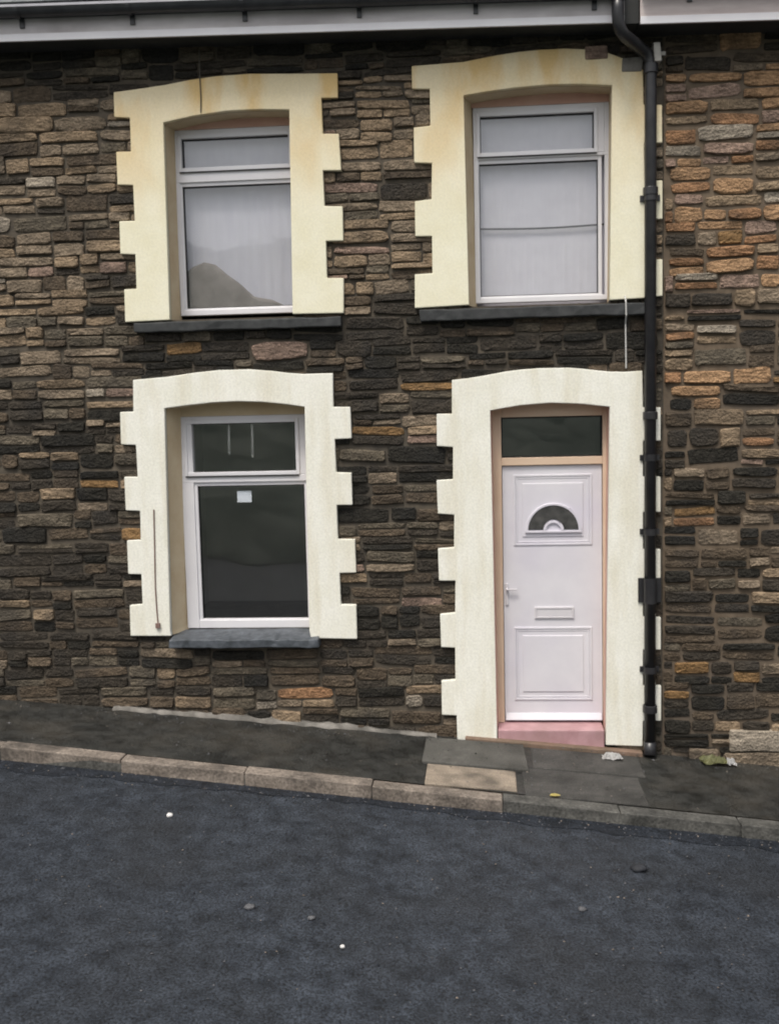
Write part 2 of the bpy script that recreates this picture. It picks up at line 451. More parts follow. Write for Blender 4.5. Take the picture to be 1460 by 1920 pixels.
o['kind'] = 'stuff'
# made-up hill opposite, out of view, added and shaped for dark window reflections
bm = bmesh.new()
rr = random.Random(3)
gx = [-90 + 4 * i for i in range(46)]
gy = [-9.5, -10.2, -13, -17, -22, -28, -34, -40, -48, -60]
hz = [-0.2, 0.5, 0.9, 1.9, 3.4, 5.6, 7.6, 8.8, 9.4, 9.8]
rows = []
for x in gx:
    kx_ = 0.62 + 0.75 * math.exp(-((x + 12) / 5.0) ** 2)
    rows.append([bm.verts.new((x, y, SLOPE * x + (h * kx_ if j > 2 else h) + (rr.uniform(-0.12, 0.12) * h if j > 1 else 0) + (0.10 * h * math.sin(x * 0.11 - 0.5) if j > 2 else 0)))
                 for j, (y, h) in enumerate(zip(gy, hz))])
for A, B in zip(rows, rows[1:]):
    for j in range(len(gy) - 1):
        bm.faces.new((A[j], A[j + 1], B[j + 1], B[j]))
structure(obj('added_hillside', bm, MT['unseen_hill'], smooth=True))

kerb_bed = bmesh.new()
box(kerb_bed, -70, 70, -0.13, -0.02, -0.25, -0.02, lambda x, y, z: (x, y + kerb_y(x), z + gz(x, kerb_y(x))))
kerb = structure(obj('kerb', kerb_bed, MT['kerb_d']))
kx = -8.05
rk = random.Random(21)
while kx < 8:
    ln = 0.915 if not (-0.6 < kx < 1.0) else 0.80
    dzk = rk.uniform(-0.006, 0.006)
    dyk = rk.uniform(-0.008, 0.008)
    bm = bmesh.new()
    lo = -0.012 if (-0.5 < kx < 1.2) else 0.0      # dropped a little in front of the door
    nseg = 4
    for i in range(nseg + 1):
        pass
    box(bm, kx + 0.0025, kx + ln - 0.0025, -0.135 + dyk, 0.0 + dyk, -0.16, 0.012 + dzk + lo,
        lambda x, y, z: (x, y + kerb_y(x), z + gz(x, kerb_y(x))))
    for v in bm.verts:
        v.co += Vector((0, rk.uniform(-0.006, 0.006), rk.uniform(-0.005, 0.005)))
    obj('kerb_stone', bm, MT['kerb'] if kx < -0.1 else MT['kerb_d'], kerb, bevel=0.009, seg=3)
    kx += ln

pave = bpy.data.objects['pavement']
def slab(x0, x1, y0, y1, m, top, lbl=None, tilt=0.0):
    bm = bmesh.new()
    box(bm, x0, x1, y0, y1, -0.06, top, lambda x, y, z: (x, y, z + gz(x, y) + tilt * (x - x0)))
    for v in bm.verts:
        v.co += Vector((rk.uniform(-0.012, 0.012), rk.uniform(-0.012, 0.012), 0))
    o = obj('slab', bm, m, pave, bevel=0.008)
    if lbl:
        o['label'] = lbl
    return o
slab(-0.40, 0.395, -0.655, -0.105, MT['conc'], 0.022, 'grey concrete slab in front of the door')
slab(-0.36, 0.30, -1.065, -0.685, MT['conc_b'], 0.014, 'beige concrete slab beside the kerb')
slab(0.43, 1.27, -0.56, -0.13, MT['patch'], 0.008, 'worn grey slab beside the downpipe')
slab(0.34, 1.20, -1.10, -0.585, MT['patch'], 0.006, 'worn grey slab beside the kerb')

# pale line of cement where the wall meets the pavement
# ------------------------------------------------------------------ the two houses
house = thing('terraced_house', 'dark stone house with cream window surrounds and white front door', 'house', (-1.2, 0, 0.1))
neigh = thing('terraced_house', 'brown stone house wall to the right of the black downpipe', 'house', (3.6, 0, -0.2))
HO = house.location.copy(); NO = neigh.location.copy()
bpy.context.view_layer.update()
def under(o, parent):               # keep world position
    o.parent = parent
    o.matrix_parent_inverse = Matrix.Translation(-parent.location)
    return o
def hobj(name, bm, m, parent=None, root=house, **kw):
    o = obj(name, bm, m, None, **kw)
    if parent is None:
        return under(o, root)
    o.parent = parent
    return o

XB = 1.50                           # party line between the houses
# backing walls with openings
def cells(xs, zs, holes, y0, y1):
    bm = bmesh.new()
    vert = {}
    def V(i, k, y):
        key = (i, k, y)
        if key not in vert:
            vert[key] = bm.verts.new((xs[i], y, zs[k]))
        return vert[key]
    def solid(i, k):
        if i < 0 or k < 0 or i >= len(xs) - 1 or k >= len(zs) - 1:
            return False
        cx, cz = (xs[i] + xs[i + 1]) / 2, (zs[k] + zs[k + 1]) / 2
        return not any(a < cx < b and c < cz < d for a, b, c, d in holes)
    for i in range(len(xs) - 1):
        for k in range(len(zs) - 1):
            if not solid(i, k):
                continue
            for y in (y0, y1):
                bm.faces.new((V(i, k, y), V(i + 1, k, y), V(i + 1, k + 1, y), V(i, k + 1, y)))
            if not solid(i - 1, k): bm.faces.new((V(i, k, y0), V(i, k + 1, y0), V(i, k + 1, y1), V(i, k, y1)))
            if not solid(i + 1, k): bm.faces.new((V(i + 1, k, y0), V(i + 1, k, y1), V(i + 1, k + 1, y1), V(i + 1, k + 1, y0)))
            if not solid(i, k - 1): bm.faces.new((V(i, k, y0), V(i, k, y1), V(i + 1, k, y1), V(i + 1, k, y0)))
            if not solid(i, k + 1): bm.faces.new((V(i, k + 1, y0), V(i + 1, k + 1, y0), V(i + 1, k + 1, y1), V(i, k + 1, y1)))
    return bm
holes = list(OPEN.values())
xs = sorted({-8.0, XB - 0.002} | {h[0] for h in holes} | {h[1] for h in holes})
zs = sorted({-0.9, 5.75} | {h[2] for h in holes} | {h[3] for h in holes})
wb = cells(xs, zs, holes, 0.0, 0.40)
hobj('wall', wb, MT['mortar'])
bm = bmesh.new()
box(bm, -8.0, -7.7, 0.41, 7.0, -0.9, 5.7)
box(bm, -8.0, XB - 0.003, 7.01, 7.3, -0.9, 5.7)
hobj('rear_wall', bm, MT['mortar'])
bm = bmesh.new()
box(bm, XB, 8.0, 0.0, 0.40, -1.2, 5.70)
hobj('wall', bm, MT['mortar_n'], root=neigh)
bm = bmesh.new()
box(bm, 7.7, 8.0, 0.41, 7.0, -1.2, 5.65)
box(bm, XB, 8.0, 7.01, 7.3, -1.2, 5.65)
hobj('rear_wall', bm, MT['mortar_n'], root=neigh)

# rooms behind the openings
for k, (a, b, c, d) in OPEN.items():
    bm = bmesh.new()
    x0, x1, z0, z1 = a - 0.5, b + 0.25, c - 0.3, d + 0.2
    if k == 'DR':
        x0, z0 = a - 0.2, -0.1
    v = [bm.verts.new((x, y, z)) for x in (x0, x1) for y in (0.42, 3.2) for z in (z0, z1)]
    for q, mi in (((0, 1, 3, 2), 0), ((4, 6, 7, 5), 0), ((2, 3, 7, 6), 0), ((0, 2, 6, 4), 1), ((1, 5, 7, 3), 0)):
        f = bm.faces.new([v[i] for i in q])
        f.material_index = mi
    hobj('room', bm, [MT['room'], MT['room_fl']])

# ---- stones
def make_variants(n, rough=0.17):
    out = []
    rv = random.Random(5)
    for s in range(n):
        nseg = 12
        base = []
        e = rv.uniform(3.6, 11.0)      # superellipse: boxy to rounded
        for i in range(nseg):
            t = 2 * math.pi * (i + rv.uniform(-0.22, 0.22)) / nseg + 0.31
            cx, sx = math.cos(t), math.sin(t)
            x = math.copysign(abs(cx) ** (2 / e), cx) * 0.5
            z = math.copysign(abs(sx) ** (2 / e), sx) * 0.5
            x *= 1 - rv.uniform(0, rough * 0.5)
            z *= 1 - rv.uniform(0, rough * 1.5)
            base.append((x, z))
        V, F = [], []
        tx, tz = rv.uniform(-0.3, 0.3), rv.uniform(-0.45, 0.45)
        for x, z in base: V.append((x, 0.6, z))
        for x, z in base: V.append((x, -0.62 + tx * x + tz * z + rv.uniform(-0.1, 0.1), z))
        for x, z in base: V.append((x * rv.uniform(0.88, 0.97), -0.94 + tx * x + tz * z + rv.uniform(-0.16, 0.16), z * rv.uniform(0.74, 0.92)))
        V.append((rv.uniform(-0.2, 0.2), -1.0, rv.uniform(-0.1, 0.1)))
        c = 3 * nseg
        for i in range(nseg):
            j = (i + 1) % nseg
            F.append((i, j, nseg + j, nseg + i))
            F.append((nseg + i, nseg + j, 2 * nseg + j, 2 * nseg + i))
            F.append((2 * nseg + i, 2 * nseg + j, c))
        out.append((V, F))
    return out
VAR = make_variants(40)
VMESH = {}
def variant_mesh(k, mname):
    key = (k, mname)
    if key not in VMESH:
        me = bpy.data.meshes.new('stone')
        me.from_pydata(VAR[k][0], [], VAR[k][1])
        me.materials.append(S[mname])
        VMESH[key] = me
    return VMESH[key]

def pick(rng, table):
    t = sum(wt for _, wt in table)
    r = rng.uniform(0, t)
    for n, wt in table:
        r -= wt
        if r <= 0:
            return n
    return table[-1][0]

def lay(rng, x0, x1, z0, z1, hr, wr, split, gap):
    out = []
    z = z0
    while z < z1:
        h = rng.uniform(*hr)
        x = x0 - rng.uniform(0, 0.3)
        while x < x1:
            wd = rng.uniform(*wr)
            q = rng.random()
            zz0, zz1 = z + rng.uniform(-0.017, 0.017), z + h + rng.uniform(-0.017, 0.017)
            if q < split or h > hr[0] + 0.6 * (hr[1] - hr[0]):
                c = zz0 + (zz1 - zz0) * rng.uniform(0.36, 0.64)
                sh = rng.uniform(-0.06, 0.06)
                if rng.random() < 0.35 and wd > 0.3:
                    m = x + wd * rng.uniform(0.35, 0.65)
                    out.append((x, m, zz0, c)); out.append((m, x + wd, zz0, c))
                    out.append((x, x + wd, c, zz1))
                elif rng.random() < 0.25 and h > 0.19:
                    c2 = zz0 + (zz1 - zz0) * 0.33; c3 = zz0 + (zz1 - zz0) * 0.67
                    out += [(x, x + wd, zz0, c2), (x, x + wd, c2, c3), (x, x + wd, c3, zz1)]
                else:
                    out.append((x, x + wd, zz0, c)); out.append((x, x + wd, c, zz1))
            else:
                out.append((x, x + wd, zz0, zz1))
            x += wd
        z += h
    g = gap
    return [(a + g * rng.uniform(.5, 1.2), b - g * rng.uniform(.5, 1.2), c + g * rng.uniform(.5, 1.1), d - g * rng.uniform(.5, 1.1)) for a, b, c, d in out]

OUTS = [UL_OUT, RT_OUT, LL_OUT, DR_OUT]
Rcam = M.to_3x3().inverted()
def project(p):
    d = Rcam @ (Vector(p) - CAM_LOC)
    return (730 + 1900 * d.x / -d.z, 960 - 1900 * d.y / -d.z)

def fit_stones(rects, xlo, xhi):
    out = []
    for a, b, c, d in rects:
        a, b = max(a, xlo), min(b, xhi)
        if b - a < 0.05:
            continue
        if d < gz((a + b) / 2, 0) + 0.01:
            continue
        skip = False
        for P in OUTS:
            cs = [(a, c), (b, c), (a, d), (b, d), ((a + b) / 2, (c + d) / 2)]
            if all(inside(P, *q) for q in cs):
                skip = True
        if skip:
            continue
        for x0, x1, z0, z1 in OPEN.values():
            if a < x1 and b > x0 and c < z1 and d > z0:
                if c < z0 - 0.05:
                    d = z0 - 0.012
                elif d > z1 + 0.05:
                    c = z1 + 0.012
                elif a < x0:
                    b = x0 - 0.015
                elif b > x1:
                    a = x1 + 0.015
                else:
                    skip = True
        if skip or b - a < 0.04 or d - c < 0.025:
            continue
        vis = 0
        for i in range(4):
            for j in range(3):
                x, z = a + (b - a) * (i + .5) / 4, c + (d - c) * (j + .5) / 3
                if z < gz(x, 0) or any(inside(P, x, z) for P in OUTS):
                    continue
                px, py = project((x, 0, z))
                if 0 < px < 1460 and 0 < py < 1920:
                    vis += 1
        out.append((vis / 12 * (b - a) * (d - c), a, b, c, d))
    out.sort(reverse=True)
    return out

def place_stones(stones, rng, root, tone, proud, forced=()):
    loose = [[], [], []]
    names = list(S)
    for n, (vis, a, b, c, d) in enumerate(stones):
        cx, cz = (a + b) / 2, (c + d) / 2
        mname = tone(rng, cx, cz)
        for fx, fz, fm in forced:
            if a <= fx <= b and c <= fz <= d:
                mname = fm
        k = rng.randrange(len(VAR))
        pr = rng.uniform(*proud)
        sc = Vector(((b - a) * rng.choice((1, 1, -1)), pr, (d - c)))
        rot = rng.gauss(0, 0.028)
        if n < 300 and vis > 0:
            o = bpy.data.objects.new('stone', variant_mesh(k, mname))
            COL.objects.link(o)
            o.parent = root
            o.location = Vector((cx, 0, cz)) - root.location
            o.scale = sc
            o.rotation_euler = (0, rot, 0)
        else:
            Vv, Ff = VAR[k]
            o0 = len(loose[0])
            cr, sr = math.cos(rot), math.sin(rot)
            for x, y, z in Vv:
                X, Z = x * sc.x, z * sc.z
                loose[0].append((cx + X * cr + Z * sr, y * sc.y, cz - X * sr + Z * cr))
            loose[1] += [tuple(i + o0 for i in (f if sc.x > 0 else f[::-1])) for f in Ff]
            loose[2] += [names.index(mname)] * len(Ff)
    me = bpy.data.meshes.new('smaller_stones')
    me.from_pydata(loose[0], [], loose[1])
    for nm in names:
        me.materials.append(S[nm])
    me.polygons.foreach_set('material_index', loose[2])
    o = under(link('smaller_stones', me), root)
    o['kind'] = 'stuff'

def lerp_tab(A, B, t):
    d = {}
    for n, v in A: d[n] = d.get(n, 0) + v * (1 - t)
    for n, v in B: d[n] = d.get(n, 0) + v * t
    return list(d.items())
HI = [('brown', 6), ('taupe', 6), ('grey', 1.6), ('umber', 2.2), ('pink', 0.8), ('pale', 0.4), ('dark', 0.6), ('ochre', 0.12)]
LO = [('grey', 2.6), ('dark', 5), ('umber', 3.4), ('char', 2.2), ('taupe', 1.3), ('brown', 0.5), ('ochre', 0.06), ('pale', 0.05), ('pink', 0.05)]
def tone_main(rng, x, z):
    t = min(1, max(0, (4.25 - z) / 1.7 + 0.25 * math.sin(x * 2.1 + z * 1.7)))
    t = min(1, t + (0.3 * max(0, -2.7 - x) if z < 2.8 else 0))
    if z > 5.3 or (2.95 < z < 3.45 and x > -2.7):      # dark stone bands: eaves and sill shade put into the stone tones
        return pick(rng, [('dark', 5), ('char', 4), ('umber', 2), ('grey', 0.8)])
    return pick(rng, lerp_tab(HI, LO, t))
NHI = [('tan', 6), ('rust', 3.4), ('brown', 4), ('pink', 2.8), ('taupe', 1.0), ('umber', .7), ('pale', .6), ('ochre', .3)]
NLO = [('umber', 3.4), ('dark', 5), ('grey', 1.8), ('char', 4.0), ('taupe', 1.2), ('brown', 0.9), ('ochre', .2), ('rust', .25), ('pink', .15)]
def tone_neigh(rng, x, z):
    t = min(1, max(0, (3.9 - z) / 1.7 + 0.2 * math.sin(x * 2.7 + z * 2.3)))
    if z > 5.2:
        t = max(t, 0.7)  # eaves shade put into the stone tones here too
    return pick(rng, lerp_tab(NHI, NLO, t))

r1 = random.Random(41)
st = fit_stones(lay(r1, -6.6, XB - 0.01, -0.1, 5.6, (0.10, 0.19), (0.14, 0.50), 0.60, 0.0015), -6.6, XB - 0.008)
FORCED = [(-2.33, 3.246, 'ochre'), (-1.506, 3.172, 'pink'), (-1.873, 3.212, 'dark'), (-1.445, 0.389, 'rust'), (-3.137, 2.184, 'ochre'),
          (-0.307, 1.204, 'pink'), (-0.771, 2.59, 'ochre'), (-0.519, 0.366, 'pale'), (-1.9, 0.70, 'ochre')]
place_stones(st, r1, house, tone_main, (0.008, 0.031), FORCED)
r2 = random.Random(77)
st2 = fit_stones(lay(r2, XB + 0.01, 5.0, -0.6, 5.55, (0.10, 0.22), (0.14, 0.46), 0.50, 0.006), XB + 0.008, 5.0)
FORCED2 = [(1.927, 4.015, 'ochre'), (2.285, 3.962, 'rust'), (1.779, 1.887, 'ochre'), (1.599, 0.596, 'ochre'), (1.919, 2.323, 'char'), (2.25, 0.60, 'ochre')]
place_stones(st2, r2, neigh, tone_neigh, (0.008, 0.032), FORCED2)

# paler footing blocks at the base of the neighbour wall
def block(x0, x1, z0, z1, y0, m, root, name='footing_block', seed=1):
    bm = bmesh.new()
    box(bm, x0, x1, y0, 0.05, z0, z1)
    bmesh.ops.subdivide_edges(bm, edges=bm.edges[:], cuts=2, use_grid_fill=True)
    q = random.Random(seed)
    for v in bm.verts:
        v.co += Vector((q.uniform(-0.008, 0.008), q.uniform(-0.008, 0.008), q.uniform(-0.008, 0.008)))
    return hobj(name, bm, m, root=root, bevel=0.01)
block(2.02, 2.62, -0.03, 0.135, -0.055, S['pale'], neigh, seed=2)
block(1.98, 2.7, -0.27, -0.045, -0.050, S['taupe'], neigh, seed=3)
block(1.70, 1.93, -0.20, -0.02, -0.045, S['taupe'], neigh, seed=4)

# ---- surrounds, reveals, windows, door
def surround(name, outp, inp, m, reveal_m, frame, depth=0.165):
    bm = bmesh.new()
    prism(bm, outp + inp, -0.052, 0.0)
    o = hobj(name, bm, m, bevel=0.006)
    # splayed plaster reveal running back to the frame
    fx0, fx1, fz0, fz1 = frame
    bm = bmesh.new()
    xs_ = [p[0] for p in inp]
    xm0, xm1 = min(xs_), max(xs_)
    fr, bk = [], []
    for x, z in inp:
        t = (x - xm0) / (xm1 - xm0)
        fr.append(bm.verts.new((x, 0.0005, z)))
        bk.append(bm.verts.new((fx0 + t * (fx1 - fx0), depth + 0.03, z)))
    for i in range(len(inp) - 1):
        bm.faces.new((fr[i], fr[i + 1], bk[i + 1], bk[i]))
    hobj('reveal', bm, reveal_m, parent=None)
    return o

def ring(bm, x0, x1, z0, z1, t, y0, y1):
    tl, tr_, tt, tb = t if isinstance(t, tuple) else (t, t, t, t)
    box(bm, x0, x0 + tl, y0, y1, z0, z1)
    box(bm, x1 - tr_, x1, y0, y1, z0, z1)
    box(bm, x0 + tl, x1 - tr_, y0 + 0.0015, y1, z1 - tt, z1)
    box(bm, x0 + tl, x1 - tr_, y0 + 0.0015, y1, z0, z0 + tb)

def pane(parent, x0, x1, z0, z1, y):
    bm = bmesh.new()
    box(bm, x0, x1, y, y + 0.008, z0, z1)
    return hobj('pane', bm, MT['glass'], parent)

def window(F, G1, G2, head_m, head_top, sash_right=False):
    x0, x1, z0, z1 = F
    root = hobj('window', (lambda b: (ring(b, x0, x1, z0, z1, (G2[0] - x0 - 0.028 if G2[0] - x0 > 0.06 else 0.035, 0.035, max(0.05, z1 - G1[3] - 0.03), G2[2] - z0 - 0.012), 0.165, 0.235),
                                       box(b, x0 + 0.01, x1 - 0.01, 0.163, 0.235, G2[3] + 0.03, G1[2] - 0.03), b)[-1])(bmesh.new()), MT['upvc'], bevel=0.004)
    # sashes
    for i, g in enumerate((G1, G2)):
        a, b, c, d = g
        tl = 0.030
        bm = bmesh.new()
        ring(bm, a - tl, b + tl, c - 0.032, d + 0.032, (tl, tl, 0.032, 0.032), 0.176 if i else 0.155, 0.225)
        hobj('sash', bm, MT['upvc'], root, bevel=0.004)
        bm = bmesh.new()
        ring(bm, a - 0.004, b + 0.004, c - 0.004, d + 0.004, 0.010, 0.186, 0.215)
        box(bm, a - 0.02, b + 0.02, 0.150 if i == 0 else 0.171, 0.18, (c - 0.040 if i == 0 else d + 0.034), (c - 0.033 if i == 0 else d + 0.043))
        hobj('gasket', bm, MT['gasket'], root)
        pane(root, a, b, c, d, 0.202)
    if x1 - G1[1] > 0.09:
        bm = bmesh.new()
        box(bm, G1[1] + 0.0305, x1 - 0.0355, 0.166, 0.235, G1[2] - 0.028, z1 - 0.045)
        hobj('frame_filler', bm, MT['upvc'], root, bevel=0.003)
    # painted timber head between frame and arch
    bm = bmesh.new()
    box(bm, x0 - 0.03, x1 + 0.03, 0.168, 0.26, z1 + 0.002, head_top)
    hobj('head_panel', bm, head_m, root)
    return root

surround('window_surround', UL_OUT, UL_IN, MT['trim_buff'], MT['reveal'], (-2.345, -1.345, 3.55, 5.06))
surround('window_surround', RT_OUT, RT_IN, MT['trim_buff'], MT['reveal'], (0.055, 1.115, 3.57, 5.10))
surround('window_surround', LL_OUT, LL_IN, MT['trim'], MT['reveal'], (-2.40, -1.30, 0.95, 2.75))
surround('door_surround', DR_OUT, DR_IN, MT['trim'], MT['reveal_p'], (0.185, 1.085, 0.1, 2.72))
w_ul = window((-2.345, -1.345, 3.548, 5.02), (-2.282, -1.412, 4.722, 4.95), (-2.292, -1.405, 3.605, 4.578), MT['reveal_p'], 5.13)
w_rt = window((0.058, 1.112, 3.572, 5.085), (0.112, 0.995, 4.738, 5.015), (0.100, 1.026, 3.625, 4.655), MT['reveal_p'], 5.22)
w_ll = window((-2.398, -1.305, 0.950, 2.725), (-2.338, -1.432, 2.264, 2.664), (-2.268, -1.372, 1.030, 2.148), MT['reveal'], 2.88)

# sills
def sill(parent, x0, x1, y0, y1, z0, z1, m, slope=0.02, seed=1):
    bm = bmesh.new()
    box(bm, x0, x1, y0, y1, z0, z1)
    for v in bm.verts:
        if v.co.z > (z0 + z1) / 2 and v.co.y < 0:
            v.co.z -= slope
    bmesh.ops.subdivide_edges(bm, edges=[e for e in bm.edges if abs(e.verts[0].co.x - e.verts[1].co.x) > 0.3], cuts=14, use_grid_fill=True)
    q = random.Random(seed)
    for v in bm.verts:
        v.co += Vector((q.uniform(-0.006, 0.006), q.uniform(-0.006, 0.004), q.uniform(-0.005, 0.005)))
    return hobj('sill', bm, m, parent, bevel=0.008)
sill(w_ul, -2.66, -1.0, -0.085, 0.02, 3.405, 3.488, MT['slate_d'], 0.01, 1)
sill(w_rt, -0.38, 1.36, -0.085, 0.02, 3.425, 3.520, MT['slate_d'], 0.01, 2)
sill(w_ll, -2.478, -1.245, -0.13, 0.17, 0.845, 0.945, MT['slate'], 0.03, 3)

# mortar and brick patches in the upper right surround
bm = bmesh.new()
box(bm, 0.905, 1.075, -0.062, 0.01, 5.335, 5.435)
bmesh.ops.subdivide_edges(bm, edges=bm.edges[:], cuts=1, use_grid_fill=True)
for v in bm.verts: v.co += Vector((random.uniform(-.006, .006), 0, random.uniform(-.006, .006)))
hobj('patch_block', bm, S['pink'], bevel=0.008)
bm = bmesh.new()
box(bm, 1.17, 1.335, -0.060, 0.01, 5.235, 5.335)
for v in bm.verts: v.co += Vector((random.uniform(-.012, .012), 0, random.uniform(-.012, .012)))
hobj('patch_block', bm, MT['fillet'], bevel=0.008)

# door
DX0, DX1, DZ0, DZ1 = 0.250, 1.046, 0.158, 2.268
door = hobj('door', (lambda b: (box(b, DX0, DX1, 0.150, 0.195, DZ0, DZ1), b)[-1])(bmesh.new()), MT['door'], bevel=0.004)
bm = bmesh.new()
box(bm, 0.172, 0.246, 0.125, 0.205, 0.150, 2.73)
box(bm, 1.050, 1.110, 0.125, 0.205, 0.150, 2.73)
box(bm, 0.246, 1.050, 0.127, 0.205, 2.272, 2.335)
box(bm, 0.246, 1.050, 0.127, 0.205, 2.66, 2.80)
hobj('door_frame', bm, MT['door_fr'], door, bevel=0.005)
bm = bmesh.new()
ring(bm, 0.246, 1.050, 2.335, 2.66, 0.012, 0.150, 0.190)
hobj('gasket', bm, MT['gasket'], door)
o = pane(door, 0.258, 1.038, 2.347, 2.648, 0.170)
o.name = 'fanlight_pane'
# raised mouldings of the three door panels
def moulding(x0, x1, z0, z1, top_arch=False):
    bm = bmesh.new()
    for (ins, y) in ((0.0, 0.141), (0.022, 0.145)):
        ring(bm, x0 + ins, x1 - ins, z0 + ins, z1 - ins, 0.017 - ins * 0.2, y, 0.152)
    hobj('panel_moulding', bm, MT['door'], door, bevel=0.005)
    bm = bmesh.new()
    box(bm, x0 + 0.07, x1 - 0.07, 0.143, 0.151, z0 + 0.07, z1 - 0.07)
    hobj('door_panel', bm, MT['door'], door, bevel=0.012)
moulding(0.338, 0.966, 1.62, 2.195)
moulding(0.330, 0.962, 0.335, 0.945)
# half moon light
def moon(r0, r1, cx, cz, y0, y1, n=20):
    bm = bmesh.new()
    rows = []
    for i in range(n + 1):
        a = math.pi * i / n
        c, s_ = math.cos(a), math.sin(a)
        rows.append([bm.verts.new((cx + r * c, y, cz + r * s_)) for r in (r0, r1) for y in (y0, y1)])
    for A, B in zip(rows, rows[1:]):
        bm.faces.new((A[0], A[2], B[2], B[0])); bm.faces.new((A[1], B[1], B[3], A[3]))
        bm.faces.new((A[2], A[3], B[3], B[2])); bm.faces.new((A[0], B[0], B[1], A[1]))
    bm.faces.new(rows[0]); bm.faces.new(rows[-1])
    return bm
m_d = mat('dark_obscured_glass', (0.030, 0.030, 0.030), (0.085, 0.083, 0.080), scale=14, rough=0.25, bump=0.3, bdist=0.003, spec=0.5)
hobj('half_moon_pane', moon(0.082, 0.200, 0.656, 1.748, 0.134, 0.140), m_d, door)
hobj('half_moon_bead', moon(0.202, 0.222, 0.656, 1.742, 0.128, 0.149), MT['door'], door, bevel=0.004)
hobj('half_moon_bead', moon(0.058, 0.080, 0.656, 1.742, 0.128, 0.149), MT['door'], door, bevel=0.004)
bm = bmesh.new()
box(bm, 0.430, 0.882, 0.128, 0.149, 1.722, 1.741)
hobj('half_moon_bead', bm, MT['door'], door, bevel=0.004)
m_chrome = mat('dull_silver', (0.560, 0.540, 0.570), (0.620, 0.600, 0.620), scale=8, rough=0.35, bump=0, spec=0.6)
bm = bmesh.new()
ring(bm, 0.500, 0.816, 1.018, 1.112, 0.016, 0.136, 0.152)
box(bm, 0.516, 0.800, 0.142, 0.152, 1.034, 1.096)
lb = hobj('letterbox', bm, m_chrome, door, bevel=0.003)
bm = bmesh.new()
box(bm, 0.264, 0.290, 0.138, 0.152, 1.13, 1.31)
box(bm, 0.268, 0.360, 0.108, 0.122, 1.255, 1.270)
box(bm, 0.270, 0.286, 0.112, 0.140, 1.253, 1.272)
hobj('handle', bm, m_chrome, door, bevel=0.004)
bm = bmesh.new()
box(bm, DX0 + 0.01, DX1 - 0.01, 0.118, 0.152, 0.175, 0.225)
for v in bm.verts:
    if v.co.y < 0.13 and v.co.z > 0.2: v.co.y += 0.025
hobj('weather_bar', bm, MT['door'], door)
# pink step and worn red edging under it
bm = bmesh.new()
box(bm, 0.184, 1.036, -0.045, 0.20, -0.15, 0.152)
for v in bm.verts:
    if v.co.z > 0 and v.co.y < 0: v.co.z -= 0.010
hobj('doorstep', bm, MT['step'], bevel=0.012, seg=3)
bm = bmesh.new()
box(bm, -0.08, 1.33, -0.105, -0.03, -0.12, 0.035, lambda x, y, z: (x, y, z + gz(x, y)))
hobj('step_edging', bm, MT['redstrip'], bevel=0.008)

# cement fillet along the foot of the wall
bm = bmesh.new()
q = random.Random(8)
prev = None
x = -3.0
while x < -0.3:
    h = 0.022 + q.uniform(-0.010, 0.014)
    dpt = 0.060 + q.uniform(-0.02, 0.025)
    if x > -0.85: h *= 0.5
    cur = [bm.verts.new((x, -dpt, gz(x, 0) - 0.01)), bm.verts.new((x, -dpt * 0.75, gz(x, 0) + h * 0.8)), bm.verts.new((x, -0.015, gz(x, 0) + h + 0.012)), bm.verts.new((x, 0.02, gz(x, 0) - 0.01))]
    if prev:
        for i in range(3):
            bm.faces.new((prev[i], cur[i], cur[i + 1], prev[i + 1]))
    prev = cur
    x += q.uniform(0.05, 0.11)
hobj('cement_fillet', bm, MT['fillet'], smooth=True)

# cables on the wall
bm = bmesh.new()
tube(bm, [(-2.575, -0.058, 1.98), (-2.583, -0.057, 1.66), (-2.592, -0.057, 1.34), (-2.588, -0.057, 1.15), (-2.583, -0.057, 1.04)], 0.0055, 8)
box(bm, -2.601, -2.565, -0.072, -0.050, 1.002, 1.042)
hobj('cable', bm, MT['cable'])
bm = bmesh.new()
tube(bm, [(1.199, -0.062, 3.57), (1.200, -0.10, 3.52), (1.202, -0.10, 3.42), (1.205, -0.045, 3.36), (1.209, -0.045, 3.02)], 0.006, 8)
hobj('cable', bm, MT['cablew'])

bm = bmesh.new()
tube(bm, [(-2.050, -0.05, 5.56), (-2.052, -0.058, 5.34), (-2.050, -0.058, 5.20), (-2.056, -0.057, 5.085)], 0.0045, 8)
hobj('cable', bm, MT['cabled'])
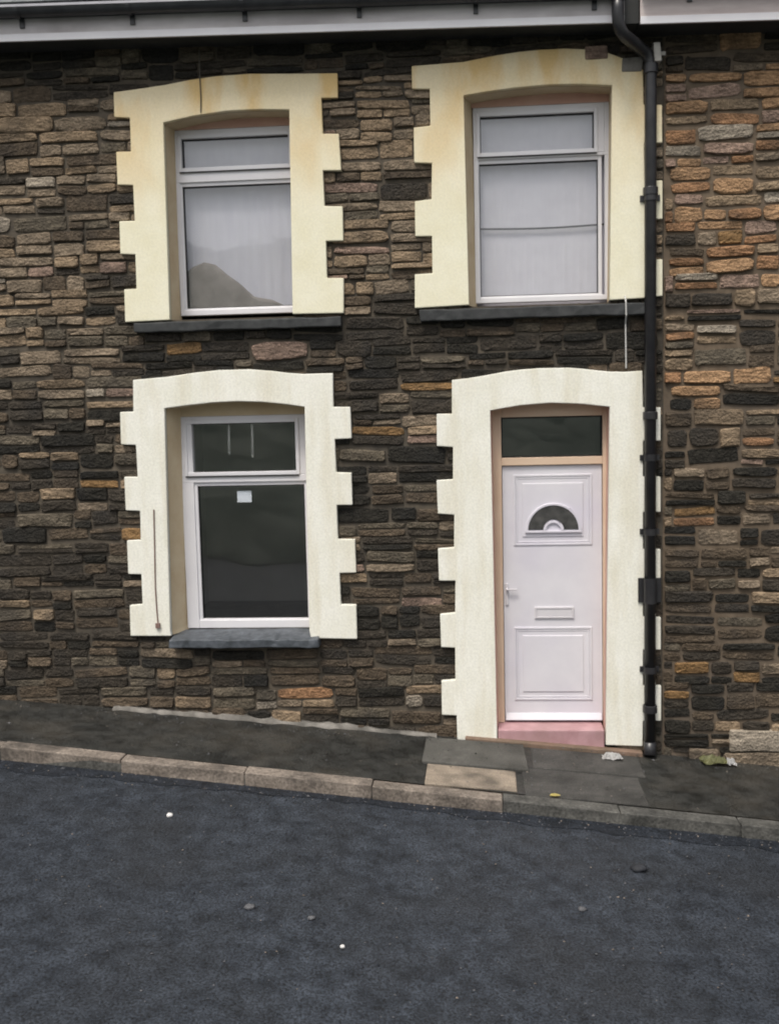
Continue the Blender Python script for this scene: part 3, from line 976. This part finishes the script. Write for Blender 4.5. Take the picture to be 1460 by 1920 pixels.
# ---- eaves
OV = 0.28
def zf(x):
    return 5.515 - 0.022 * (x - 1.01)
def fsh(x, y, z):
    return (x, y, z + zf(x))
def eaves(root, x0, x1, fm, fh, dz, gutter=True, ov=OV):
    f = lambda x, y, z: (x, y, z + zf(x) + dz)
    bm = bmesh.new(); box(bm, x0, x1, -ov, -ov + 0.025, 0, fh, f)
    hobj('fascia', bm, fm, root=root, bevel=0.004)
    bm = bmesh.new(); box(bm, x0, x1, -ov - 0.009, -ov + 0.004, -0.004, 0.050, f)  # white strip added for the lit lower edge of the fascia
    hobj('fascia_lit_edge', bm, MT['upvc'], root=root, bevel=0.003)
    bm = bmesh.new(); box(bm, x0, x1, -ov + 0.026, 0.02, 0.010, 0.030, f)
    hobj('soffit', bm, MT['soffit'], root=root)
    if gutter:
        bm = bmesh.new()
        n = 12
        rows = []
        for x in (x0, x1):
            r_ = []
            for k in range(n + 1):
                a = math.pi + math.pi * k / n
                r_.append(bm.verts.new(f(x, -ov - 0.062 + 0.058 * math.cos(a), fh + 0.045 + 0.062 * math.sin(a))))
            for k in range(n, -1, -1):
                a = math.pi + math.pi * k / n
                r_.append(bm.verts.new(f(x, -ov - 0.062 + 0.053 * math.cos(a), fh + 0.046 + 0.056 * math.sin(a))))
            rows.append(r_)
        for k in range(len(rows[0])):
            j = (k + 1) % len(rows[0])
            bm.faces.new((rows[0][k], rows[0][j], rows[1][j], rows[1][k]))
        for r_ in rows: bm.faces.new(r_)
        g = hobj('gutter', bm, MT['gutter'], root=root, smooth=False)
        bm = bmesh.new()
        box(bm, x0, x1, -ov - 0.128, -ov - 0.116, fh + 0.038, fh + 0.056, f)
        hobj('gutter_lip', bm, MT['lip'], g)
        x = x0 + 0.33
        while x < x1 - 0.1:
            bm = bmesh.new()
            rows = []
            for xx in (x, x + 0.035):
                rows.append([bm.verts.new(f(xx, -ov - 0.062 + 0.066 * math.cos(math.pi + math.pi * k / n), fh + 0.045 + 0.070 * math.sin(math.pi + math.pi * k / n))) for k in range(n + 1)])
            for k in range(n):
                bm.faces.new((rows[0][k], rows[0][k + 1], rows[1][k + 1], rows[1][k]))
            box(bm, x, x + 0.035, -ov - 0.016, -ov - 0.001, fh - 0.075, fh + 0.02, f)
            hobj('gutter_bracket', bm, MT['gutter'], g)
            x += 0.86
    # roof: slab, then three courses of slates at the eaves
    th = math.radians(33)
    e0, z0 = -ov - 0.05, fh + 0.055
    bm = bmesh.new()
    v = [bm.verts.new(f(x, y, z)) for x in (x0, x1) for y, z in ((e0 + 0.08, z0 - 0.02), (3.6, z0 - 0.02 + (3.52 - e0) * math.tan(th)), (7.4, z0 - 0.4), (3.6, z0 - 0.3))]
    for q_ in ((0, 1, 5, 4), (1, 2, 6, 5), (0, 4, 7, 3), (0, 3, 2, 1), (4, 5, 6, 7), (3, 7, 6, 2)):
        try: bm.faces.new([v[i] for i in q_])
        except ValueError: pass
    roof = hobj('roof', bm, MT['roof'], root=root)
    q = random.Random(int(x0 * 10) + 50)
    for row in range(4):
        x = max(x0, -4.9) - (0.13 if row % 2 else 0)
        while x < min(x1, 4.0) - 0.05:
            bm = bmesh.new()
            s0 = row * 0.20
            wd = 0.25
            a0, a1 = max(x + 0.003, x0), min(x + wd - 0.003, x1)
            if a1 - a0 > 0.04:
                jz = q.uniform(0, 0.004)
                box(bm, a0, a1, 0, 0.36, 0.004, 0.014, lambda X, Y, Z: f(X, e0 + (s0 + Y) * math.cos(th) - Z * math.sin(th), z0 + 0.004 + (s0 + Y) * math.sin(th) + (0.030 - 0.06 * Y) + Z * math.cos(th) + jz))
                hobj('slate', bm, MT['roof'], roof)
            x += wd
eaves(house, -8.0, 1.165, MT['fascia'], 0.165, 0.0)
eaves(neigh, 1.275, 8.0, MT['fascia_n'], 0.215, -0.022, gutter=True, ov=0.30)
bm = bmesh.new()
box(bm, 1.167, 1.273, -OV + 0.03, 0.02, 0.0, 0.22, fsh)
hobj('fascia_joint', bm, MT['soffit'])

# downpipe: outlet, swan neck, shaft, collars, clips
PX, PY = 1.386, -0.085
gy_ = -OV - 0.062
bm = bmesh.new()
zt = zf(1.1) + 0.165 + 0.0
path = [(1.108, gy_, zt - 0.005), (1.108, gy_, zt - 0.10), (1.112, gy_ + 0.004, zt - 0.19), (1.130, gy_ + 0.02, zt - 0.235), (1.165, gy_ + 0.06, zt - 0.262),
        (1.325, PY - 0.03, 5.362), (1.362, PY - 0.006, 5.340), (1.382, PY, 5.300), (PX, PY, 5.24), (PX, PY, 0.0)]
tube(bm, path, 0.045, 18)
pipe = hobj('downpipe', bm, MT['black'], smooth=True)
def collar(z, r=0.057, h=0.06):
    bm = bmesh.new()
    tube(bm, [(PX, PY, z), (PX, PY, z + h)], r, 18)
    return hobj('collar', bm, MT['black'], pipe, bevel=0.004)
for z in (4.31, 2.62, 0.30):
    collar(z)
collar(5.20, 0.056, 0.07)
bm = bmesh.new()
tube(bm, [(1.108, gy_, zt - 0.03), (1.108, gy_, zt + 0.02)], 0.055, 18)
hobj('outlet', bm, MT['black'], pipe, bevel=0.004)
def clip(z, h=0.05, wd=0.075):
    bm = bmesh.new()
    tube(bm, [(PX, PY, z), (PX, PY, z + h)], 0.0525, 18)
    box(bm, PX - wd, PX + wd, -0.066, -0.045, z + 0.003, z + h - 0.003)
    return hobj('clip', bm, MT['black'], pipe)
for z in (4.27, 2.30, 1.72, 0.62):
    clip(z)
b_ = clip(1.18, 0.20, 0.088)
bm = bmesh.new()
box(bm, 1.395, 1.445, -0.15, -0.045, 5.27, 5.405)
box(bm, 1.435, 1.495, -0.10, -0.080, 5.325, 5.355)
for v in bm.verts:
    if v.co.z < 5.3: v.co.x += 0.012
hobj('pipe_bracket', bm, MT['bracket'], pipe, bevel=0.006)
bm = bmesh.new()
tube(bm, [(PX, PY, 0.06), (PX, PY - 0.005, 0.0), (PX - 0.005, PY - 0.03, -0.045)], 0.050, 18)
hobj('shoe', bm, MT['black'], pipe, smooth=True)

# ------------------------------------------------------------------ things seen in the windows
def sheet(name, x0, x1, z0, z1, y, amp, per, m, lower=None, n=90, mz=14):
    bm = bmesh.new()
    rows = []
    q = random.Random(int(abs(x0) * 100))
    ph = [q.uniform(0, 6) for _ in range(3)]
    for i in range(n + 1):
        t = i / n
        x = x0 + (x1 - x0) * t
        zb = lower(t) if lower else z0
        r_ = []
        for k in range(mz + 1):
            z = z1 + (zb - z1) * k / mz
            yy = y + amp * (math.sin(x / per * 6.283 + ph[0]) + 0.5 * math.sin(x / per * 2.9 + ph[1] + 0.6 * k / mz)) * (0.35 + 0.65 * k / mz)
            r_.append(bm.verts.new((x, yy, z)))
        rows.append(r_)
    for A, B in zip(rows, rows[1:]):
        for k in range(mz):
            bm.faces.new((A[k], A[k + 1], B[k + 1], B[k]))
    return obj(name, bm, m, smooth=True)
c = sheet('net_curtain', -2.40, -1.29, 3.56, 5.08, 0.285, 0.002, 0.085, MT['fabric'])
tag(c, 'pale grey net curtain filling the upper left window', 'curtain')
c = sheet('net_curtain', 0.02, 1.15, 3.54, 5.12, 0.262, 0.002, 0.06, MT['blind'])
tag(c, 'pale lilac net curtain behind a thin wire in the upper right window', 'curtain')
bm = bmesh.new()
tube(bm, [(0.06 + 0.104 * i, 0.236, 4.168 - 0.014 * math.sin(math.pi * i / 10)) for i in range(11)], 0.0075, 8)
tag(obj('wire', bm, MT['gasket'], smooth=True), 'thin dark wire sagging across the middle of the upper right window', 'wire')
bm = bmesh.new()
prof = [(-2.30, 3.90), (-2.24, 3.955), (-2.15, 3.985), (-2.06, 3.955), (-1.97, 3.885), (-1.86, 3.79), (-1.74, 3.705), (-1.60, 3.655), (-1.50, 3.62)]  # brown grey heaped form, high at the left and low at the right
rows = []
for i, (x, z) in enumerate(prof):
    hgt = z - 3.59
    rows.append([bm.verts.new((x + 0.008 * math.sin(5 * i), 0.222 + 0.040 * (0.5 - 0.5 * math.cos(math.pi * k / 8)) + 0.006 * math.sin(2.1 * i + k), 0.012 * math.sin(2.7 * i + 1) + 3.59 + hgt * math.sin(math.pi * k / 8) ** 0.5 * (1 if k < 5 else 0.97)))
                 for k in range(9)])
for A, B in zip(rows, rows[1:]):
    for k in range(8):
        bm.faces.new((A[k], A[k + 1], B[k + 1], B[k]))
bm.faces.new(rows[0]); bm.faces.new(rows[-1])
tag(obj('shape', bm, mat('brown_grey_shape', (0.200, 0.178, 0.170), (0.300, 0.272, 0.260), scale=5, rough=0.95, bump=0.4), smooth=True),
    'brown grey shape heaped behind the glass at the bottom of the upper left window', 'shape')
n_ = obj('notice', (lambda b: (box(b, -1.945, -1.825, 0.213, 0.216, 2.005, 2.100), b)[-1])(bmesh.new()), MT['paper'])
tag(n_, 'small white paper notice inside the ground floor window glass', 'notice')
for i, (x, lbl) in enumerate(((-2.000, 'white added reflection streak left of the other streak in the ground floor top light'),
                              (-1.803, 'white added reflection streak right of the other streak in the ground floor top light'))):
    bm = bmesh.new()
    tube(bm, [(x, 0.245, 2.70), (x - 0.003, 0.245, 2.55), (x - 0.006, 0.245, 2.43 - 0.03 * i)], 0.011, 8)  # added strips stand in for pale reflections in the glass
    lump(bm, (x - 0.006, 0.245, 2.42 - 0.03 * i), (0.012, 0.012, 0.02), i, sub=1, jit=0.05)
    tag(obj('reflection_streak', bm, MT['cablew'], smooth=True), lbl, 'streak', 'added reflection streaks in the ground floor window')

# ------------------------------------------------------------------ litter and stones on the ground
def road_z(x, y):
    return gz(x, y) - KERB_H
def pebble(x, y, r, m, label, seed, z=road_z):
    bm = bmesh.new()
    lump(bm, (x, y, z(x, y) + r[2] * 0.6), r, seed, sub=2, jit=0.12)
    return tag(obj('pebble', bm, m, smooth=True), label, 'pebble', 'pebbles lying on the road')
pebble(-2.01, -1.78, (0.022, 0.020, 0.014), MT['pebble'], 'bright white pebble on the road below the ground floor window', 1)
pebble(-0.70, -3.13, (0.013, 0.012, 0.009), MT['pebble'], 'small white pebble nearest the camera on the open road', 2)
pebble(-1.25, -2.83, (0.030, 0.028, 0.012), MT['pebble_g'], 'dull grey flat pebble beside a smaller grey one on the road', 3)
pebble(-0.90, -2.88, (0.022, 0.020, 0.010), MT['pebble_g'], 'smaller dull grey pebble to the right of the flat grey pebble', 4)
pebble(0.59, -2.50, (0.024, 0.022, 0.012), MT['pebble_g'], 'grey pebble alone on the road in front of the door', 5)
bm = bmesh.new()
lump(bm, (1.0, -1.93, road_z(1.0, -1.93) + 0.016), (0.055, 0.045, 0.024), 7, sub=2, jit=0.2)
tag(obj('road_debris', bm, MT['pot'], smooth=True), 'black scrap of debris on the road below the downpipe', 'debris')
# crumpled paper by the pipe
def crumple(name, x, y, size, m, seed, z0, jit=0.35):
    bm = bmesh.new()
    n = 7
    q = random.Random(seed)
    g = [[bm.verts.new((x + size[0] * (i / (n - 1) - 0.5) + q.uniform(-.006, .006), y + size[1] * (k / (n - 1) - 0.5) + q.uniform(-.006, .006),
                        z0(x, y) + 0.012 + size[2] * q.random() * (1 if 0 < i < n - 1 and 0 < k < n - 1 else 0.4))) for k in range(n)] for i in range(n)]
    for i in range(n - 1):
        for k in range(n - 1):
            bm.faces.new((g[i][k], g[i + 1][k], g[i + 1][k + 1], g[i][k + 1]))
    bmesh.ops.solidify(bm, geom=bm.faces[:], thickness=0.003)
    return obj(name, bm, m)
tag(crumple('paper_scrap', 1.07, -0.23, (0.15, 0.09, 0.05), MT['litterw'], 3, gz), 'crumpled white paper scrap on the pavement beside the downpipe foot', 'litter')
tw = thing('wrapper', 'crumpled olive green wrapper with a white end against the wall foot', 'litter', (1.90, -0.13, gz(1.9, -.13)))
under(crumple('wrapper_body', 1.875, -0.13, (0.20, 0.11, 0.075), MT['wrap'], 5, gz), tw)
under(crumple('wrapper_end', 2.005, -0.14, (0.07, 0.07, 0.055), MT['litterw'], 6, gz), tw)
bm = bmesh.new()
lz = gz(0.55, -1.0) + 0.012
pts = [(-0.035, 0.0), (-0.02, 0.022), (0.005, 0.028), (0.032, 0.014), (0.045, 0.0), (0.03, -0.014), (0.004, -0.024), (-0.02, -0.018)]
cv = bm.verts.new((0.55, -1.10, lz + 0.012))
rv_ = [bm.verts.new((0.55 + a, -1.10 + b, lz + 0.004 + 0.2 * abs(b))) for a, b in pts]
for i in range(8):
    bm.faces.new((cv, rv_[i], rv_[(i + 1) % 8]))
bmesh.ops.solidify(bm, geom=bm.faces[:], thickness=0.002)
tag(obj('leaf', bm, MT['leaf']), 'yellow fallen leaf on the pavement edge in front of the door', 'leaf')

# loose grit: thick along the channel and the wall foot, thin over the road
def grit(name, n, place, mats, smin, smax, seed):
    q = random.Random(seed)
    V, F, I = [], [], []
    for _ in range(n):
        x, y, z = place(q)
        r = q.uniform(smin, smax) * (1.6 if q.random() < 0.05 else 1)
        o0 = len(V)
        a = q.uniform(0, 6.28)
        for k in range(4):
            t = a + k * 1.571 + q.uniform(-.3, .3)
            V.append((x + r * math.cos(t), y + r * q.uniform(.6, 1) * math.sin(t), z + 0.0005))
        V.append((x + q.uniform(-.3, .3) * r, y + q.uniform(-.3, .3) * r, z + r * q.uniform(.5, .9)))
        F += [(o0 + k, o0 + (k + 1) % 4, o0 + 4) for k in range(4)]
        m_ = 0 if q.random() < 0.55 else (1 if q.random() < 0.75 else 2)
        I += [m_] * 4
    me = bpy.data.meshes.new(name)
    me.from_pydata(V, [], F)
    for m_ in mats:
        me.materials.append(m_)
    me.polygons.foreach_set('material_index', I)
    o = link(name, me)
    o['kind'] = 'stuff'
def on_road(q):
    x = q.uniform(-6, 5)
    y = kerb_y(x) - (0.14 + abs(q.gauss(0, 0.10)) if q.random() < 0.3 else q.uniform(0.15, 3.6))
    return x, y, road_z(x, y) + 0.004
def on_pave(q):
    x = q.uniform(-5, 4)
    y = -0.07 - abs(q.gauss(0, 0.09)) if q.random() < 0.55 else q.uniform(kerb_y(x) + 0.02, -0.08)
    return x, y, gz(x, y) + (0.024 if -0.42 < x < 1.3 else 0.0)
grit('road_grit', 2600, on_road, [MT['silt_shade'], MT['pebble_g'], MT['kerb']], 0.0035, 0.009, 61)
grit('pavement_grit', 700, on_pave, [MT['pave'], MT['pebble_g'], MT['kerb']], 0.0035, 0.009, 62)
